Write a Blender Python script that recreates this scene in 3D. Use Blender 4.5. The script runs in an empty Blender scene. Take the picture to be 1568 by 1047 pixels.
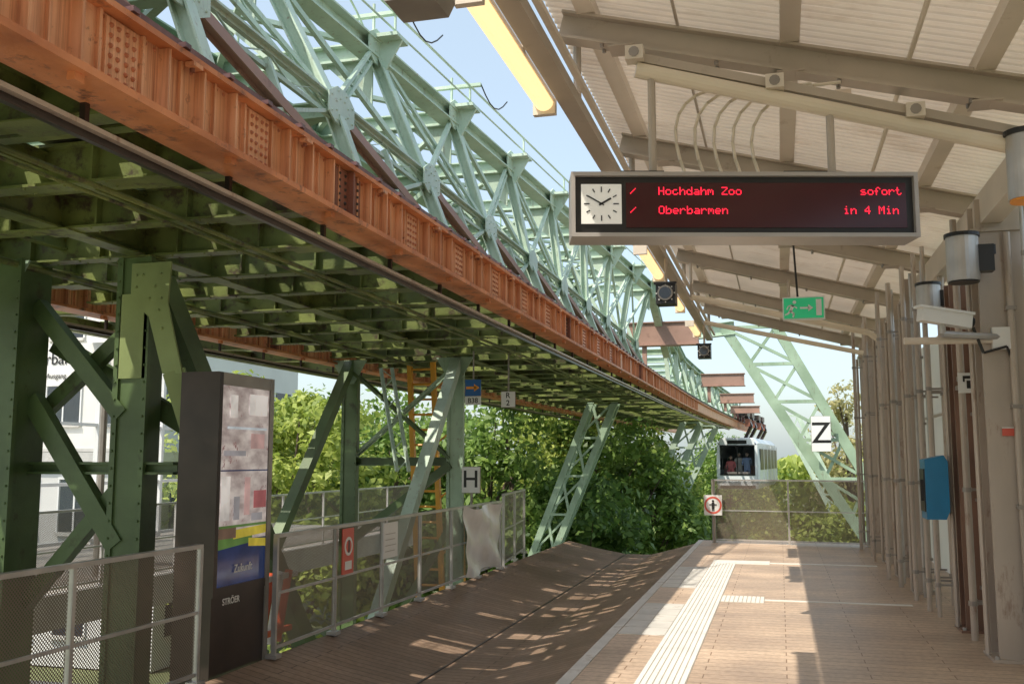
import bpy, math, random, bmesh
import numpy as np
from mathutils import Vector, Matrix
random.seed(7)
C=bpy.context
scene=C.scene
scene.view_settings.view_transform='Standard'
scene.view_settings.look='None'
scene.view_settings.exposure=0
H=1.6   # eye height
def V(*a): return Vector(a)
# ------------------------------------------------------------------ materials
def nt(m):
    m.use_nodes=True
    return m.node_tree.nodes,m.node_tree.links
def M(name,col,rough=.6,metal=0,var=.18,scale=2.5,bump=0,bscale=30,col2=None,stretch=(1,1,1),emit=0,detail=6,spot=None,spotscale=5,spotamt=.62,sstretch=None,transl=0,sw=.06,spot2=None):
    m=bpy.data.materials.new(name); n,l=nt(m); b=n['Principled BSDF']
    tc=n.new('ShaderNodeTexCoord'); mp=n.new('ShaderNodeMapping'); mp.inputs['Scale'].default_value=stretch
    l.new(tc.outputs['Object'],mp.inputs[0])
    no=n.new('ShaderNodeTexNoise'); no.inputs['Scale'].default_value=scale; no.inputs['Detail'].default_value=detail
    l.new(mp.outputs[0],no.inputs['Vector'])
    r=n.new('ShaderNodeValToRGB'); r.color_ramp.elements[0].position=.33; r.color_ramp.elements[1].position=.67
    a=[max(0,c*(1-var)) for c in col]; d=list(col2) if col2 else [min(1,c*(1+var)) for c in col]
    r.color_ramp.elements[0].color=(*a,1); r.color_ramp.elements[1].color=(*d,1)
    l.new(no.outputs['Fac'],r.inputs[0])
    out=r.outputs[0]
    def layer(out,spot,ss,amt,st,sw):
        n2=n.new('ShaderNodeTexNoise'); n2.inputs['Scale'].default_value=ss; n2.inputs['Detail'].default_value=8; n2.inputs['Roughness'].default_value=.7
        if st:
            mp2=n.new('ShaderNodeMapping'); mp2.inputs['Scale'].default_value=st; l.new(tc.outputs['Object'],mp2.inputs[0]); l.new(mp2.outputs[0],n2.inputs['Vector'])
        else: l.new(mp.outputs[0],n2.inputs['Vector'])
        r2=n.new('ShaderNodeValToRGB'); r2.color_ramp.elements[0].position=amt-sw; r2.color_ramp.elements[1].position=amt+sw
        l.new(n2.outputs['Fac'],r2.inputs[0])
        mx=n.new('ShaderNodeMixRGB'); mx.inputs[2].default_value=(*spot,1)
        l.new(r2.outputs[0],mx.inputs[0]); l.new(out,mx.inputs[1]); return mx.outputs[0]
    if spot: out=layer(out,spot,spotscale,spotamt,sstretch,sw)
    if spot2: out=layer(out,*spot2)
    l.new(out,b.inputs['Base Color'])
    b.inputs['Roughness'].default_value=rough; b.inputs['Metallic'].default_value=metal
    if emit:
        if emit<.9: l.new(out,b.inputs['Emission Color'])
        else: b.inputs['Emission Color'].default_value=(*col,1)
        b.inputs['Emission Strength'].default_value=emit
    if transl:
        t=n.new('ShaderNodeBsdfTranslucent'); l.new(out,t.inputs[0]); mx=n.new('ShaderNodeMixShader'); mx.inputs[0].default_value=transl
        l.new(b.outputs[0],mx.inputs[1]); l.new(t.outputs[0],mx.inputs[2]); l.new(mx.outputs[0],n['Material Output'].inputs[0])
    if bump:
        nb=n.new('ShaderNodeTexNoise'); nb.inputs['Scale'].default_value=bscale; nb.inputs['Detail'].default_value=4
        l.new(tc.outputs['Object'],nb.inputs['Vector'])
        bp=n.new('ShaderNodeBump'); bp.inputs['Strength'].default_value=bump; bp.inputs['Distance'].default_value=.02
        l.new(nb.outputs['Fac'],bp.inputs['Height']); l.new(bp.outputs[0],b.inputs['Normal'])
    return m
DIRT=(.14,.10,.07)
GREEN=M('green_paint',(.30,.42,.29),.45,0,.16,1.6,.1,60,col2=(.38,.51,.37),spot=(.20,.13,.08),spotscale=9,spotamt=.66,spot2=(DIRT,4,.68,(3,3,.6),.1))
GREEND=M('green_paint_shaded',(.11,.15,.04),.5,0,.3,1.6,.15,60,col2=(.23,.27,.075),spot=(.07,.05,.03),spotscale=5,spotamt=.58)  # darker copy of the green, shade under the deck in its colour
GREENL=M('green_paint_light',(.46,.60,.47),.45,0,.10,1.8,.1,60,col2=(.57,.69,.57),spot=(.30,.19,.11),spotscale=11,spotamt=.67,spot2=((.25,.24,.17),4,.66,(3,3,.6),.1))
ORANGE=M('orange_rust_paint',(.80,.38,.19),.36,0,.10,1.5,.04,70,col2=(.88,.46,.26),spot=(.38,.12,.05),spotscale=2.2,spotamt=.58,sstretch=(9,18,.25),sw=.12,spot2=((.24,.09,.05),9,.65,None,.05))
ORANGED=M('orange_flange',(.62,.21,.08),.45,0,.2,3,.1,40,col2=(.78,.31,.13),spot=(.20,.08,.05),spotscale=7,spotamt=.60)
RIV=M('rivet_paint',(.48,.16,.07),.4,0,.2,5)
REDB=M('red_brown_splice',(.24,.09,.055),.5,0,.3,6,.2,60)
REDL=M('red_brown_paint',(.36,.22,.17),.5,0,.12,1.2,.05,60,spot=(.2,.12,.09),spotscale=4,spotamt=.62)
RAILM=M('rail_steel',(.17,.10,.105),.35,.5,.3,5,.1,50)
BEIGE=M('beige_paint',(.72,.64,.54),.45,0,.06,2,spot=(.55,.45,.35),spotscale=3,spotamt=.66)
TAUPE=M('taupe_steel',(.49,.42,.35),.42,0,.10,1.6,.03,60,spot=(.34,.27,.21),spotscale=4,spotamt=.66)
CREAM=M('cream_tube',(.78,.69,.55),.3,0,.06,2)
ROOF=M('corrugated_sheet',(.91,.83,.73),.45,0,.04,1.2,.0,30,spot=(.78,.68,.57),spotscale=1.5,spotamt=.60,transl=.125,sstretch=(.5,2,1))  # translucency added so sunlight through the sheet brightens its underside
COLM=M('column_paint',(.50,.425,.36),.33,.15,.12,1.5,.03,60,spot=(.30,.20,.15),spotscale=3,spotamt=.62,stretch=(2,2,.6))
COLB=M('column_brown',(.24,.14,.10),.35,.1,.2,2,.05,60)
STEEL=M('galvanised_steel',(.50,.48,.46),.35,.5,.14,5)
STEELD=M('grey_post',(.33,.30,.27),.4,.4,.15,4)
BLACK=M('black_plastic',(.015,.014,.014),.35,0,.2,4)
DBROWN=M('dark_brown_metal',(.045,.032,.027),.3,.3,.25,3)
WHITE=M('white_paint',(.80,.80,.78),.45,0,.03,2)
GREYP=M('pale_grey_concrete',(.60,.58,.54),.75,0,.12,3,.2,60,spot=(.44,.40,.35),spotscale=3,spotamt=.62)
BLUE=M('blue_shell',(.02,.20,.40),.3,0,.1,3)
SBLUE=M('sign_blue',(.02,.13,.40),.4,0,.05,3)
SGREEN=M('sign_green',(.02,.36,.15),.4,0,.05,3,emit=.45)
SRED=M('sign_red',(.68,.12,.08),.4,0,.05,3)
SORANGE=M('sign_orange',(.85,.33,.04),.4,0,.1,3)
LADO=M('orange_ladder_paint',(.88,.42,.05),.45,0,.1,3)
LED=M('led_red',(1,.015,.05),.4,emit=2.0,var=0)
TUBE=M('fluorescent_diffuser',(1,.74,.38),.4,emit=1.1,var=.02)
def glass(name,col,rough=.05,alpha=.35):
    m=bpy.data.materials.new(name); n,l=nt(m); b=n['Principled BSDF']
    b.inputs['Base Color'].default_value=(*col,1); b.inputs['Roughness'].default_value=rough
    b.inputs['Alpha'].default_value=alpha
    return m
GLASS=glass('window_glass',(.05,.06,.065),.04,.12)
GLASSD=glass('dark_glass',(.03,.035,.045),.06,1)
GLASSC=glass('clear_screen_glass',(.35,.45,.45),.04,.22)
def perf():
    m=bpy.data.materials.new('perforated_sheet'); n,l=nt(m); b=n['Principled BSDF']; o=n['Material Output']
    tc=n.new('ShaderNodeTexCoord'); s=n.new('ShaderNodeSeparateXYZ'); l.new(tc.outputs['Object'],s.inputs[0])
    def mth(op,a,bb=None):
        x=n.new('ShaderNodeMath'); x.operation=op
        for i,q in enumerate((a,bb)):
            if q is None: continue
            if isinstance(q,(int,float)): x.inputs[i].default_value=q
            else: l.new(q,x.inputs[i])
        return x.outputs[0]
    K=2*math.pi/.024
    h=mth('ADD',s.outputs[0],s.outputs[1])
    a=mth('SINE',mth('MULTIPLY',h,K)); c=mth('SINE',mth('MULTIPLY',s.outputs[2],K))
    g=mth('GREATER_THAN',mth('MULTIPLY',a,c),.16)
    t=n.new('ShaderNodeBsdfTransparent'); mx=n.new('ShaderNodeMixShader')
    l.new(g,mx.inputs[0]); l.new(b.outputs[0],mx.inputs[1]); l.new(t.outputs[0],mx.inputs[2]); l.new(mx.outputs[0],o.inputs[0])
    b.inputs['Base Color'].default_value=(.22,.18,.145,1); b.inputs['Metallic'].default_value=.3; b.inputs['Roughness'].default_value=.4
    return m
PERF=perf()
def planks(name,c1,c2,mort,w,h,rot=0,rough=.6,groove=0):
    m=bpy.data.materials.new(name); n,l=nt(m); b=n['Principled BSDF']
    tc=n.new('ShaderNodeTexCoord'); mp=n.new('ShaderNodeMapping'); mp.inputs['Rotation'].default_value=(0,0,rot)
    l.new(tc.outputs['Object'],mp.inputs[0])
    br=n.new('ShaderNodeTexBrick'); br.inputs['Scale'].default_value=1; br.inputs['Brick Width'].default_value=w; br.inputs['Row Height'].default_value=h
    br.inputs['Mortar Size'].default_value=.005; br.inputs['Color1'].default_value=(*c1,1); br.inputs['Color2'].default_value=(*c2,1); br.inputs['Mortar'].default_value=(*mort,1)
    l.new(mp.outputs[0],br.inputs['Vector'])
    no=n.new('ShaderNodeTexNoise'); no.inputs['Scale'].default_value=1.1; no.inputs['Detail'].default_value=8; l.new(tc.outputs['Object'],no.inputs['Vector'])
    r=n.new('ShaderNodeValToRGB'); r.color_ramp.elements[0].position=.3; r.color_ramp.elements[1].position=.7
    r.color_ramp.elements[0].color=(.64,.60,.57,1); r.color_ramp.elements[1].color=(1.05,1.03,1,1); l.new(no.outputs['Fac'],r.inputs[0])
    mx=n.new('ShaderNodeMixRGB'); mx.blend_type='MULTIPLY'; mx.inputs[0].default_value=1
    l.new(br.outputs['Color'],mx.inputs[1]); l.new(r.outputs[0],mx.inputs[2])
    no2=n.new('ShaderNodeTexNoise'); no2.inputs['Scale'].default_value=22; no2.inputs['Detail'].default_value=8; l.new(tc.outputs['Object'],no2.inputs['Vector'])
    r2=n.new('ShaderNodeValToRGB'); r2.color_ramp.elements[0].position=.35; r2.color_ramp.elements[1].position=.6
    r2.color_ramp.elements[0].color=(.76,.74,.72,1); r2.color_ramp.elements[1].color=(1,1,1,1); l.new(no2.outputs['Fac'],r2.inputs[0])
    mx2=n.new('ShaderNodeMixRGB'); mx2.blend_type='MULTIPLY'; mx2.inputs[0].default_value=.8
    l.new(mx.outputs[0],mx2.inputs[1]); l.new(r2.outputs[0],mx2.inputs[2])
    l.new(mx2.outputs[0],b.inputs['Base Color'])
    rr=n.new('ShaderNodeMapRange'); rr.inputs[3].default_value=rough-.15; rr.inputs[4].default_value=rough+.15; l.new(no.outputs['Fac'],rr.inputs[0]); l.new(rr.outputs[0],b.inputs['Roughness'])
    bp=n.new('ShaderNodeBump'); bp.inputs['Strength'].default_value=.4; bp.inputs['Distance'].default_value=.01; bp.invert=True
    l.new(br.outputs['Fac'],bp.inputs['Height']); l.new(bp.outputs[0],b.inputs['Normal'])
    return m
FLOOR=planks('platform_boards',(.71,.56,.43),(.62,.48,.37),(.32,.21,.14),1.2,.145,0,.45)
TROUGH=planks('track_boards',(.40,.285,.21),(.33,.235,.17),(.11,.07,.05),2.6,.11,0,.45)
PAVE=planks('pavement_slabs',(.48,.46,.43),(.43,.42,.39),(.24,.22,.2),.6,.6,0,.8)
TACT=M('tactile_white',(.78,.76,.71),.6,0,.04,3,spot=(.62,.58,.52),spotscale=4,spotamt=.64)
TACG=M('tactile_groove',(.50,.47,.42),.7,0,.1,3)
# ------------------------------------------------------------------ mesh builder
def empty(name,loc=(0,0,0),rz=0):
    e=bpy.data.objects.new(name,None); scene.collection.objects.link(e); e.location=loc; e.rotation_euler=(0,0,rz); e.empty_display_size=.2
    return e
class MB:
    def __init__(s): s.v=[];s.f=[];s.m=[];s.mats=[]
    def mi(s,mat):
        if mat not in s.mats: s.mats.append(mat)
        return s.mats.index(mat)
    def face(s,pts,mat):
        k=len(s.v); s.v+= [tuple(p) for p in pts]; s.f.append(tuple(range(k,k+len(pts)))); s.m.append(s.mi(mat))
    def hexa(s,c,mat):
        k=len(s.v); s.v+=[tuple(p) for p in c]; i=s.mi(mat)
        for q in ((0,3,2,1),(4,5,6,7),(0,1,5,4),(1,2,6,5),(2,3,7,6),(3,0,4,7)):
            s.f.append(tuple(k+j for j in q)); s.m.append(i)
    def box(s,x0,x1,y0,y1,z0,z1,mat):
        s.hexa([(x0,y0,z0),(x1,y0,z0),(x1,y1,z0),(x0,y1,z0),(x0,y0,z1),(x1,y0,z1),(x1,y1,z1),(x0,y1,z1)],mat)
    def beam(s,a,b,w,h,mat,up=(0,0,1),off=(0,0)):
        a=Vector(a);b=Vector(b);d=(b-a).normalized();u=Vector(up)
        if abs(d.dot(u))>.97: u=Vector((0,1,0))
        sd=d.cross(u).normalized(); u2=sd.cross(d).normalized()
        a=a+sd*off[0]+u2*off[1]; b=b+sd*off[0]+u2*off[1]
        W=sd*w/2;Hh=u2*h/2
        s.hexa([a-W-Hh,a+W-Hh,b+W-Hh,b-W-Hh,a-W+Hh,a+W+Hh,b+W+Hh,b-W+Hh],mat)
    def ibeam(s,a,b,w,h,mat,t=.02,up=(0,0,1)):
        s.beam(a,b,t,h-2*t,mat,up); s.beam(a,b,w,t,mat,up,(0,(h-t)/2)); s.beam(a,b,w,t,mat,up,(0,-(h-t)/2))
    def ladder(s,a,b,w,cw,mat,n,side):
        a=Vector(a);b=Vector(b);sd=Vector(side).normalized()*w/2
        s.beam(a-sd,b-sd,cw,cw,mat); s.beam(a+sd,b+sd,cw,cw,mat)
        for i in range(n):
            p=a.lerp(b,i/n); q=a.lerp(b,(i+1)/n); g=1 if i%2 else -1
            s.beam(p+sd*g,q-sd*g,cw*.5,cw*.25,mat,up=side)
    def cyl(s,a,b,r,mat,n=10,r2=None,cap=True):
        a=Vector(a);b=Vector(b);d=(b-a).normalized();u=Vector((0,0,1))
        if abs(d.dot(u))>.97: u=Vector((0,1,0))
        x=d.cross(u).normalized();y=d.cross(x).normalized();r2=r if r2 is None else r2
        k=len(s.v);i=s.mi(mat)
        for j in range(n):
            t=2*math.pi*j/n; o=x*math.cos(t)+y*math.sin(t)
            s.v.append(tuple(a+o*r)); s.v.append(tuple(b+o*r2))
        for j in range(n):
            p=k+2*j;q=k+2*((j+1)%n); s.f.append((p,q,q+1,p+1)); s.m.append(i)
        if cap:
            s.f.append(tuple(k+2*j for j in range(n))); s.m.append(i); s.f.append(tuple(k+2*j+1 for j in range(n))[::-1]); s.m.append(i)
    def tube(s,pts,r,mat,n=10):
        for a,b in zip(pts[:-1],pts[1:]): s.cyl(a,b,r,mat,n)
    def rivet(s,p,nrm,r,mat):
        p=Vector(p);s.cyl(p,p+Vector(nrm)*r*.9,r,mat,6,r*.5)
    def build(s,name,parent=None,smooth=False):
        me=bpy.data.meshes.new(name); me.from_pydata(s.v,[],s.f)
        for m in s.mats: me.materials.append(m)
        me.polygons.foreach_set('material_index',s.m)
        if smooth: me.polygons.foreach_set('use_smooth',[True]*len(s.f))
        me.update()
        o=bpy.data.objects.new(name,me); scene.collection.objects.link(o)
        if parent: o.parent=parent
        return o
def text(name,body,size,loc,mat,parent=None,rot=(math.pi/2,0,0),align='CENTER',bold=0,ext=.001):
    c=bpy.data.curves.new(name,'FONT'); c.body=body; c.size=size; c.align_x=align; c.align_y='CENTER'; c.extrude=ext; c.offset=bold
    o=bpy.data.objects.new(name,c); scene.collection.objects.link(o); o.location=loc; o.rotation_euler=rot; c.materials.append(mat)
    if parent: o.parent=parent
    return o
def cx(y): return .0008*max(0,y-25)**2
# ------------------------------------------------------------------ ground, platform
g=MB(); g.face([(-900,-900,-5.2),(900,-900,-5.2),(900,1200,-5.2),(-900,1200,-5.2)],M('grass_ground',(.12,.16,.05),.9,0,.4,.3,.3,5,col2=(.22,.24,.11))); g.build('ground')
g=MB(); g.box(-60,-9,2,26,-5.3,-5.12,M('asphalt',(.12,.12,.115),.85,0,.2,2,.2,80)); g.build('road')
g=MB()
g.box(-8.2,-4.2,-4,24,-5.3,-2.6,GREYP)
g.build('concrete_pier')
g=MB(); g.box(-1.5,2.3,-4,20,-.35,0,FLOOR); g.box(-1.6,-1.502,-4,20,-.35,.004,GREYP); g.build('platform')
g=MB()
def tact(x0,x1,y0,y1,alongy=True):
    g.box(x0,x1,y0,y1,.0,.004,TACG)
    if alongy:
        n=int((x1-x0)/.045)
        for i in range(n):
            a=x0+(i+.12)*(x1-x0)/n; g.box(a,a+.74*(x1-x0)/n,y0+.003,y1-.003,.004,.009,TACT)
    else:
        n=int((y1-y0)/.045)
        for i in range(n):
            a=y0+(i+.12)*(y1-y0)/n; g.box(x0+.003,x1-.003,a,a+.74*(y1-y0)/n,.004,.009,TACT)
tact(-1.06,-.70,-2,15.6); tact(-1.06,-.20,15.602,16.1,False); tact(-.698,-.22,11.5,12.0)
g.box(-.198,1.35,15.78,15.90,0,.006,TACT); g.box(-.218,1.35,11.71,11.80,0,.006,TACT)
g.build('tactile_paving')
g=MB()
for a,b in ((12.6,15.0),(9.2,11.2)):
    y=a
    while y<b-.05: g.box(-1.49,-1.28,y,y+.39,0,.005,GREYP); g.box(-1.275,-1.065,y,y+.39,0,.005,GREYP); y+=.4
g.build('edge_warning_pad')
g=MB()
prof=[(-4.15,-.04),(-3.6,-.16),(-3.0,-.27),(-2.5,-.27),(-2.0,-.14),(-1.61,-.03)]
for (xa,za),(xb,zb) in zip(prof[:-1],prof[1:]):
    g.face([(xa,-4,za),(xb,-4,zb),(xb,19.6,zb),(xa,19.6,za)],TROUGH)
    g.face([(xa,19.6,za),(xb,19.6,zb),(xb,19.6,-.5),(xa,19.6,-.5)],TROUGH)
g.box(-2.99,-2.97,-4,19.5,-.268,-.260,DBROWN)
g.build('track_bed_floor')
# ------------------------------------------------------------------ railings
def rail_run(name,pts,h,nmid=1,post=.05,perfz=.06,step=1.3):
    e=empty(name); g=MB(); p=MB()
    a=Vector(pts[0]);b=Vector(pts[1]); L=(b-a).length; n=max(1,round(L/step))
    up=Vector((0,0,1))
    for i in range(n+1):
        q=a.lerp(b,i/n); g.beam(q-up*.15,q+up*h,post*.8,post*.6,STEEL)
        g.box(q.x-.05,q.x+.05,q.y-.05,q.y+.05,q.z-.02,q.z+.012,STEEL)
    g.beam(a+up*(h+.015),b+up*(h+.015),post*1.1,.03,STEEL); g.beam(a+up*h*.52,b+up*h*.52,.02,.022,STEEL); g.beam(a+up*perfz,b+up*perfz,.02,.025,STEEL)
    for i in range(n):
        q=a.lerp(b,i/n);r=a.lerp(b,(i+1)/n); d=(r-q).normalized()*.03; q=q+d; r=r-d
        for z0,z1 in ((perfz+.014,h*.52-.013),(h*.52+.013,h-.004)):
            p.face([q+up*z0,r+up*z0,r+up*z1,q+up*z1],PERF)
    g.build('frame',e); p.build('perforated_panel',e)
    return e
rail_run('railing',((-4.1,2.4,0),(-4.1,6.42,0)),.95)
rail_run('railing',((-4.1,7.55,-.02),(-4.1,14.4,-.02)),.96,step=1.15)
rail_run('railing',((-4.13,14.7,-.05),(-4.45,17.2,-.05)),1.08)
rail_run('railing',((-1.25,19.5,0),(1.5,19.2,0)),1.17,step=1.4)
rail_run('railing',((-8.4,3,0),(-8.4,22,0)),.95,step=1.6)
# ------------------------------------------------------------------ viaduct
via=empty('suspension_railway_viaduct')
def orange_beam(name,X0,side,y0,y1,detail):
    g=MB(); st=1.2; y=y0; k=0
    while y<y1-.01:
        ya,yb=y,y+st; xa,xb=X0+cx(ya),X0+cx(yb)
        for z0,z1,w,m in ((3.22,3.545,.09,ORANGE),(3.185,3.22,.27,ORANGED),(3.545,3.575,.24,ORANGED)):
            g.beam((xa,ya,(z0+z1)/2),(xb,yb,(z0+z1)/2),w,z1-z0,m)
        g.beam((xa,ya,3.602),(xb,yb,3.602),.045,.054,RAILM); g.beam((xa,ya,3.645),(xb,yb,3.645),.085,.03,RAILM)
        fx=xa+.045*side
        if ya<34:
            for j in range(1,8):
                yy=ya+j*.15; dd=.055 if j%2==0 else .02
                g.box(*(sorted((fx-.002*side,fx+dd*side))),yy-.009,yy+.009,3.222,3.543,ORANGE)
            dark = k in (7,13,19)
            pm=REDB if dark else ORANGE; w=.2 if dark else .11
            g.box(*(sorted((fx-.001*side,fx+.016*side))),ya-w,ya+w,3.235,3.53,pm)
            if dark: g.box(*(sorted((fx,fx+.06*side))),ya-.012,ya+.012,3.23,3.535,pm)
            for yy in (ya,ya+.4,ya+.8):
                g.beam((fx+.01*side,yy,3.59),(fx+.085*side,yy,3.595),.05,.025,RAILM); g.cyl((fx+.05*side,yy+.05,3.575),(fx+.05*side,yy+.05,3.62),.014,RAILM,6)
            g.beam((fx+.03*side,ya+.9,3.15),(fx+.03*side,ya+.9,3.185),.04,.06,ORANGED)
            if ya<20:
                g.beam((fx+.06*side,ya+.45,3.53),(fx+.06*side,ya+.53,3.53),.05,.022,ORANGE); g.cyl((fx+.05*side,ya+.49,3.50),(fx+.05*side,ya+.49,3.54),.014,REDB,6)
            if detail and ya<17:
                for c in (-.08,-.03,.03,.08):
                    for r in range(6): g.rivet((fx+.016*side,ya+c*(1.8 if dark else 1),3.262+r*.047),(side,0,0),.0135,RIV if not dark else DBROWN)
                for r in range(12):
                    yy=ya+.05+r*.1
                    if abs(((yy-ya+.075)%.15)-.075)<.02: yy+=.03
                    g.rivet((fx,yy,3.245),(side,0,0),.011,RIV); g.rivet((fx,yy,3.522),(side,0,0),.011,RIV)
        y+=st;k+=1
    y=y0
    while y<min(y1,48):
        ya,yb=y,y+2.4
        g.beam((X0-.08+cx(ya),ya,3.05),(X0-.08+cx(yb),yb,3.05),.10,.022,COLM); g.beam((X0-.08+cx(ya),ya,3.02),(X0-.08+cx(yb),yb,3.02),.03,.035,DBROWN)  # beige top strip paints the lit edge of the dark rail
        for q in (0,1.2): g.beam((X0-.12+cx(ya),ya+q,3.065),(X0-.12+cx(ya),ya+q,3.185),.03,.03,DBROWN)
        y+=2.4
    return g.build(name,via)
orange_beam('track_girder_right',-2.85,1,-2.4,62,True)
orange_beam('track_girder_left',-7.35,1,-2.4,62,False)
# deck underside
g=MB(); y=-2
k=0
while y<58:
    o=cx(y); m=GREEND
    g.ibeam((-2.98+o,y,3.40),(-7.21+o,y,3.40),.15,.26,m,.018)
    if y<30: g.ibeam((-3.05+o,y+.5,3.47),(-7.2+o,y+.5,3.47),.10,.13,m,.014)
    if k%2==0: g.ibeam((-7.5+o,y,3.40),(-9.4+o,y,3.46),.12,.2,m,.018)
    if y<26:
        for xx in (-3.6,-5.1,-6.6):
            g.box(xx-.14+o,xx+.14+o,y-.12,y+.12,3.258,3.268,m)
        for xx in (-3.2,-4.0,-4.75,-5.5,-6.2,-6.9): g.box(xx-.008+o,xx+.008+o,y-.07,y+.07,3.289,3.511,m)
        if y<16 and y>2:
            for xx in np.arange(-3.3,-7,-.3):
                g.rivet((xx,y-.05,3.27),(0,0,-1),.012,m); g.rivet((xx,y+.05,3.27),(0,0,-1),.012,m)
    y+=1.0; k+=1
for X,w,h,z in ((-3.2,.1,.16,3.46),(-3.6,.08,.12,3.44),(-4.4,.08,.12,3.44),(-5.1,.16,.27,3.405),(-5.9,.08,.12,3.44),(-6.6,.08,.12,3.44),(-7.0,.1,.16,3.46),(-9.3,.12,.2,3.42)):
    y=-2
    while y<58:
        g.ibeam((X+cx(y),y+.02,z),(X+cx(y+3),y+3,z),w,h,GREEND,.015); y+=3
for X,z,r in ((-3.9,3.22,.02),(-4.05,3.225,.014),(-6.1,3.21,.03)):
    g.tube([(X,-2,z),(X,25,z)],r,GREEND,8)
g.build('deck_frame',via)
g=MB()
PL=M('deck_planks',(.07,.075,.04),.7,0,.35,3,.2,40,col2=(.12,.11,.07))
segs=((-3.28,-3.8),(-3.85,-4.5),(-4.55,-5.6),(-5.8,-6.95),(-7.5,-9.3))
for i,(a,b) in enumerate(segs):
    y=-2; on=True; left=3
    pr=(.36,.38,.60,.86,.9)[i]
    while y<58:
        if left<=0:
            on=not on; left=random.randint(2,5) if on else random.randint(1,max(1,int(8*(1-pr))+1))
        o=cx(y)
        if on or y<5.6:
            x0=a-random.random()*.1; x1=b+random.random()*.1
            g.box(x1+o,x0+o,y,y+.19+random.random()*.025,3.56,3.59,PL)
        left-=1; y+=.22
g.build('deck_planking',via)
# upper truss
g=MB(); r=MB()
def tx(y): return .066*(min(y,30)-8)
P=2.2; ys=[-1.6+P*i for i in range(13)]; ZT=5.95; ZM=4.47; ZB=3.68
def nodes(y,s):
    f=lambda X:( X if s>0 else -10.2-X)
    return V(f(-3.2),y,ZB),V(f(-3.5),y,ZM),V((-4.2 if s>0 else -6.1)+tx(y),y,ZT)
for s in (1,-1):
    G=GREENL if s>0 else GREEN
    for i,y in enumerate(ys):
        b0,m0,t0=nodes(y,s)
        if i<len(ys)-1:
            b1,m1,t1=nodes(ys[i+1],s)
            g.ibeam(b0,b1,.16,.14,G,.018); g.ladder(m0,m1,.13,.035,G,6,(0,0,1)); 
            g.beam(m0+V(0,0,.085),m1+V(0,0,.085),.12,.018,G)
            g.ibeam(t0,t1,.22,.20,G,.02)
            g.cyl(t0+V(.25,0,.42),t1+V(.25,0,.42),.016,G,6); g.cyl(t0+V(.25,0,.22),t1+V(.25,0,.22),.012,G,6)
            if i%2==0: g.ladder(m0,t1,.12,.04,G,9,(0,0,1)); g.beam(m1,t0,.05,.05,G)
            else: g.ladder(t0,m1,.12,.04,G,9,(0,0,1)); g.beam(t1,m0,.05,.05,G)
            r.ibeam(m0,b1,.08,.10,REDL,.014,up=(1,0,0)); g.beam(b0,m1,.05,.03,G)
            g.beam((b0+b1)/2,(m0+m1)/2,.05,.05,G)
            if s>0 and y<14:
                for q in range(18):
                    p=m0.lerp(m1,q/18); g.rivet(p+V(.03,0,.094),(0,0,1),.011,G); g.rivet(p+V(-.03,0,.094),(0,0,1),.011,G)
        g.ibeam(b0,m0,.12,.12,G,.016); g.ibeam(m0,t0,.16,.12,G,.016,up=(1,0,0))
        for p,q in ((m0,.24),(t0,.3),(b0,.2)):
            x0,x1=(p.x+.07*s,p.x+.085*s) ; x0,x1=min(x0,x1),max(x0,x1)
            pf=[(-q,-q*.35),(-q*.5,-q*.6),(q*.5,-q*.6),(q,-q*.35),(q,q*.35),(q*.4,q*.7),(-q*.4,q*.7),(-q,q*.35)]
            A=[(x1,p.y+a,p.z+b) for a,b in pf]; B=[(x0,p.y+a,p.z+b) for a,b in pf]
            g.face(A,G); g.face(B[::-1],G)
            for j in range(8): g.face([A[j],B[j],B[(j+1)%8],A[(j+1)%8]],G)
            if s>0 and y<13:
                for a,b in pf: g.rivet((x1,p.y+a*.8,p.z+b*.8),(1,0,0),.012,G); g.rivet((x1,p.y+a*.45,p.z+b*.45),(1,0,0),.012,G)
        g.cyl(t0+V(.25,0,-.05),t0+V(.25,0,.43),.016,G,6)
        g.box(t0.x-.05,t0.x+.34,t0.y-.16,t0.y+.16,t0.z+.1,t0.z+.14,G)
        g.hexa([t0+V(.08,-.015,-.3),t0+V(.1,-.015,-.3),t0+V(.1,.015,-.3),t0+V(.08,.015,-.3),t0+V(.08,-.015,.1),t0+V(.34,-.015,.1),t0+V(.34,.015,.1),t0+V(.08,.015,.1)],G)
for i,y in enumerate(ys):
    b0,m0,t0=nodes(y,1); b1,m1,t1=nodes(y,-1)
    g.ibeam(t0,t1,.16,.2,GREENL,.018); g.ibeam(m0,m1,.12,.14,GREEN,.016)
    g.beam(m0,t0.lerp(t1,.5),.07,.07,GREENL); g.beam(m1,t0.lerp(t1,.5),.07,.07,GREEN)
    g.hexa([t0+V(0,-.012,-.6),t0+V(0,.012,-.6),t0+V(-.02,.012,-.6),t0+V(-.02,-.012,-.6),t0+V(0,-.012,0),t0+V(0,.012,0),t0+V(-.65,.012,0),t0+V(-.65,-.012,0)],GREENL)
    g.hexa([t1+V(0,-.012,-.6),t1+V(0,.012,-.6),t1+V(.02,.012,-.6),t1+V(.02,-.012,-.6),t1+V(0,-.012,0),t1+V(0,.012,0),t1+V(.65,.012,0),t1+V(.65,-.012,0)],GREEN)
    if i<len(ys)-1:
        d0=nodes(ys[i+1],1)[2]; d1=nodes(ys[i+1],-1)[2]
        g.beam(t0,d1,.07,.05,GREENL); g.beam(t1,d0,.07,.05,GREENL,off=(0,.06))
        mm=nodes(ys[i+1],-1)[1]; g.beam(m0,mm,.06,.04,GREEN)
b0,m0,t0=nodes(ys[-1],1); b1,m1,t1=nodes(ys[-1],-1)
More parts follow.
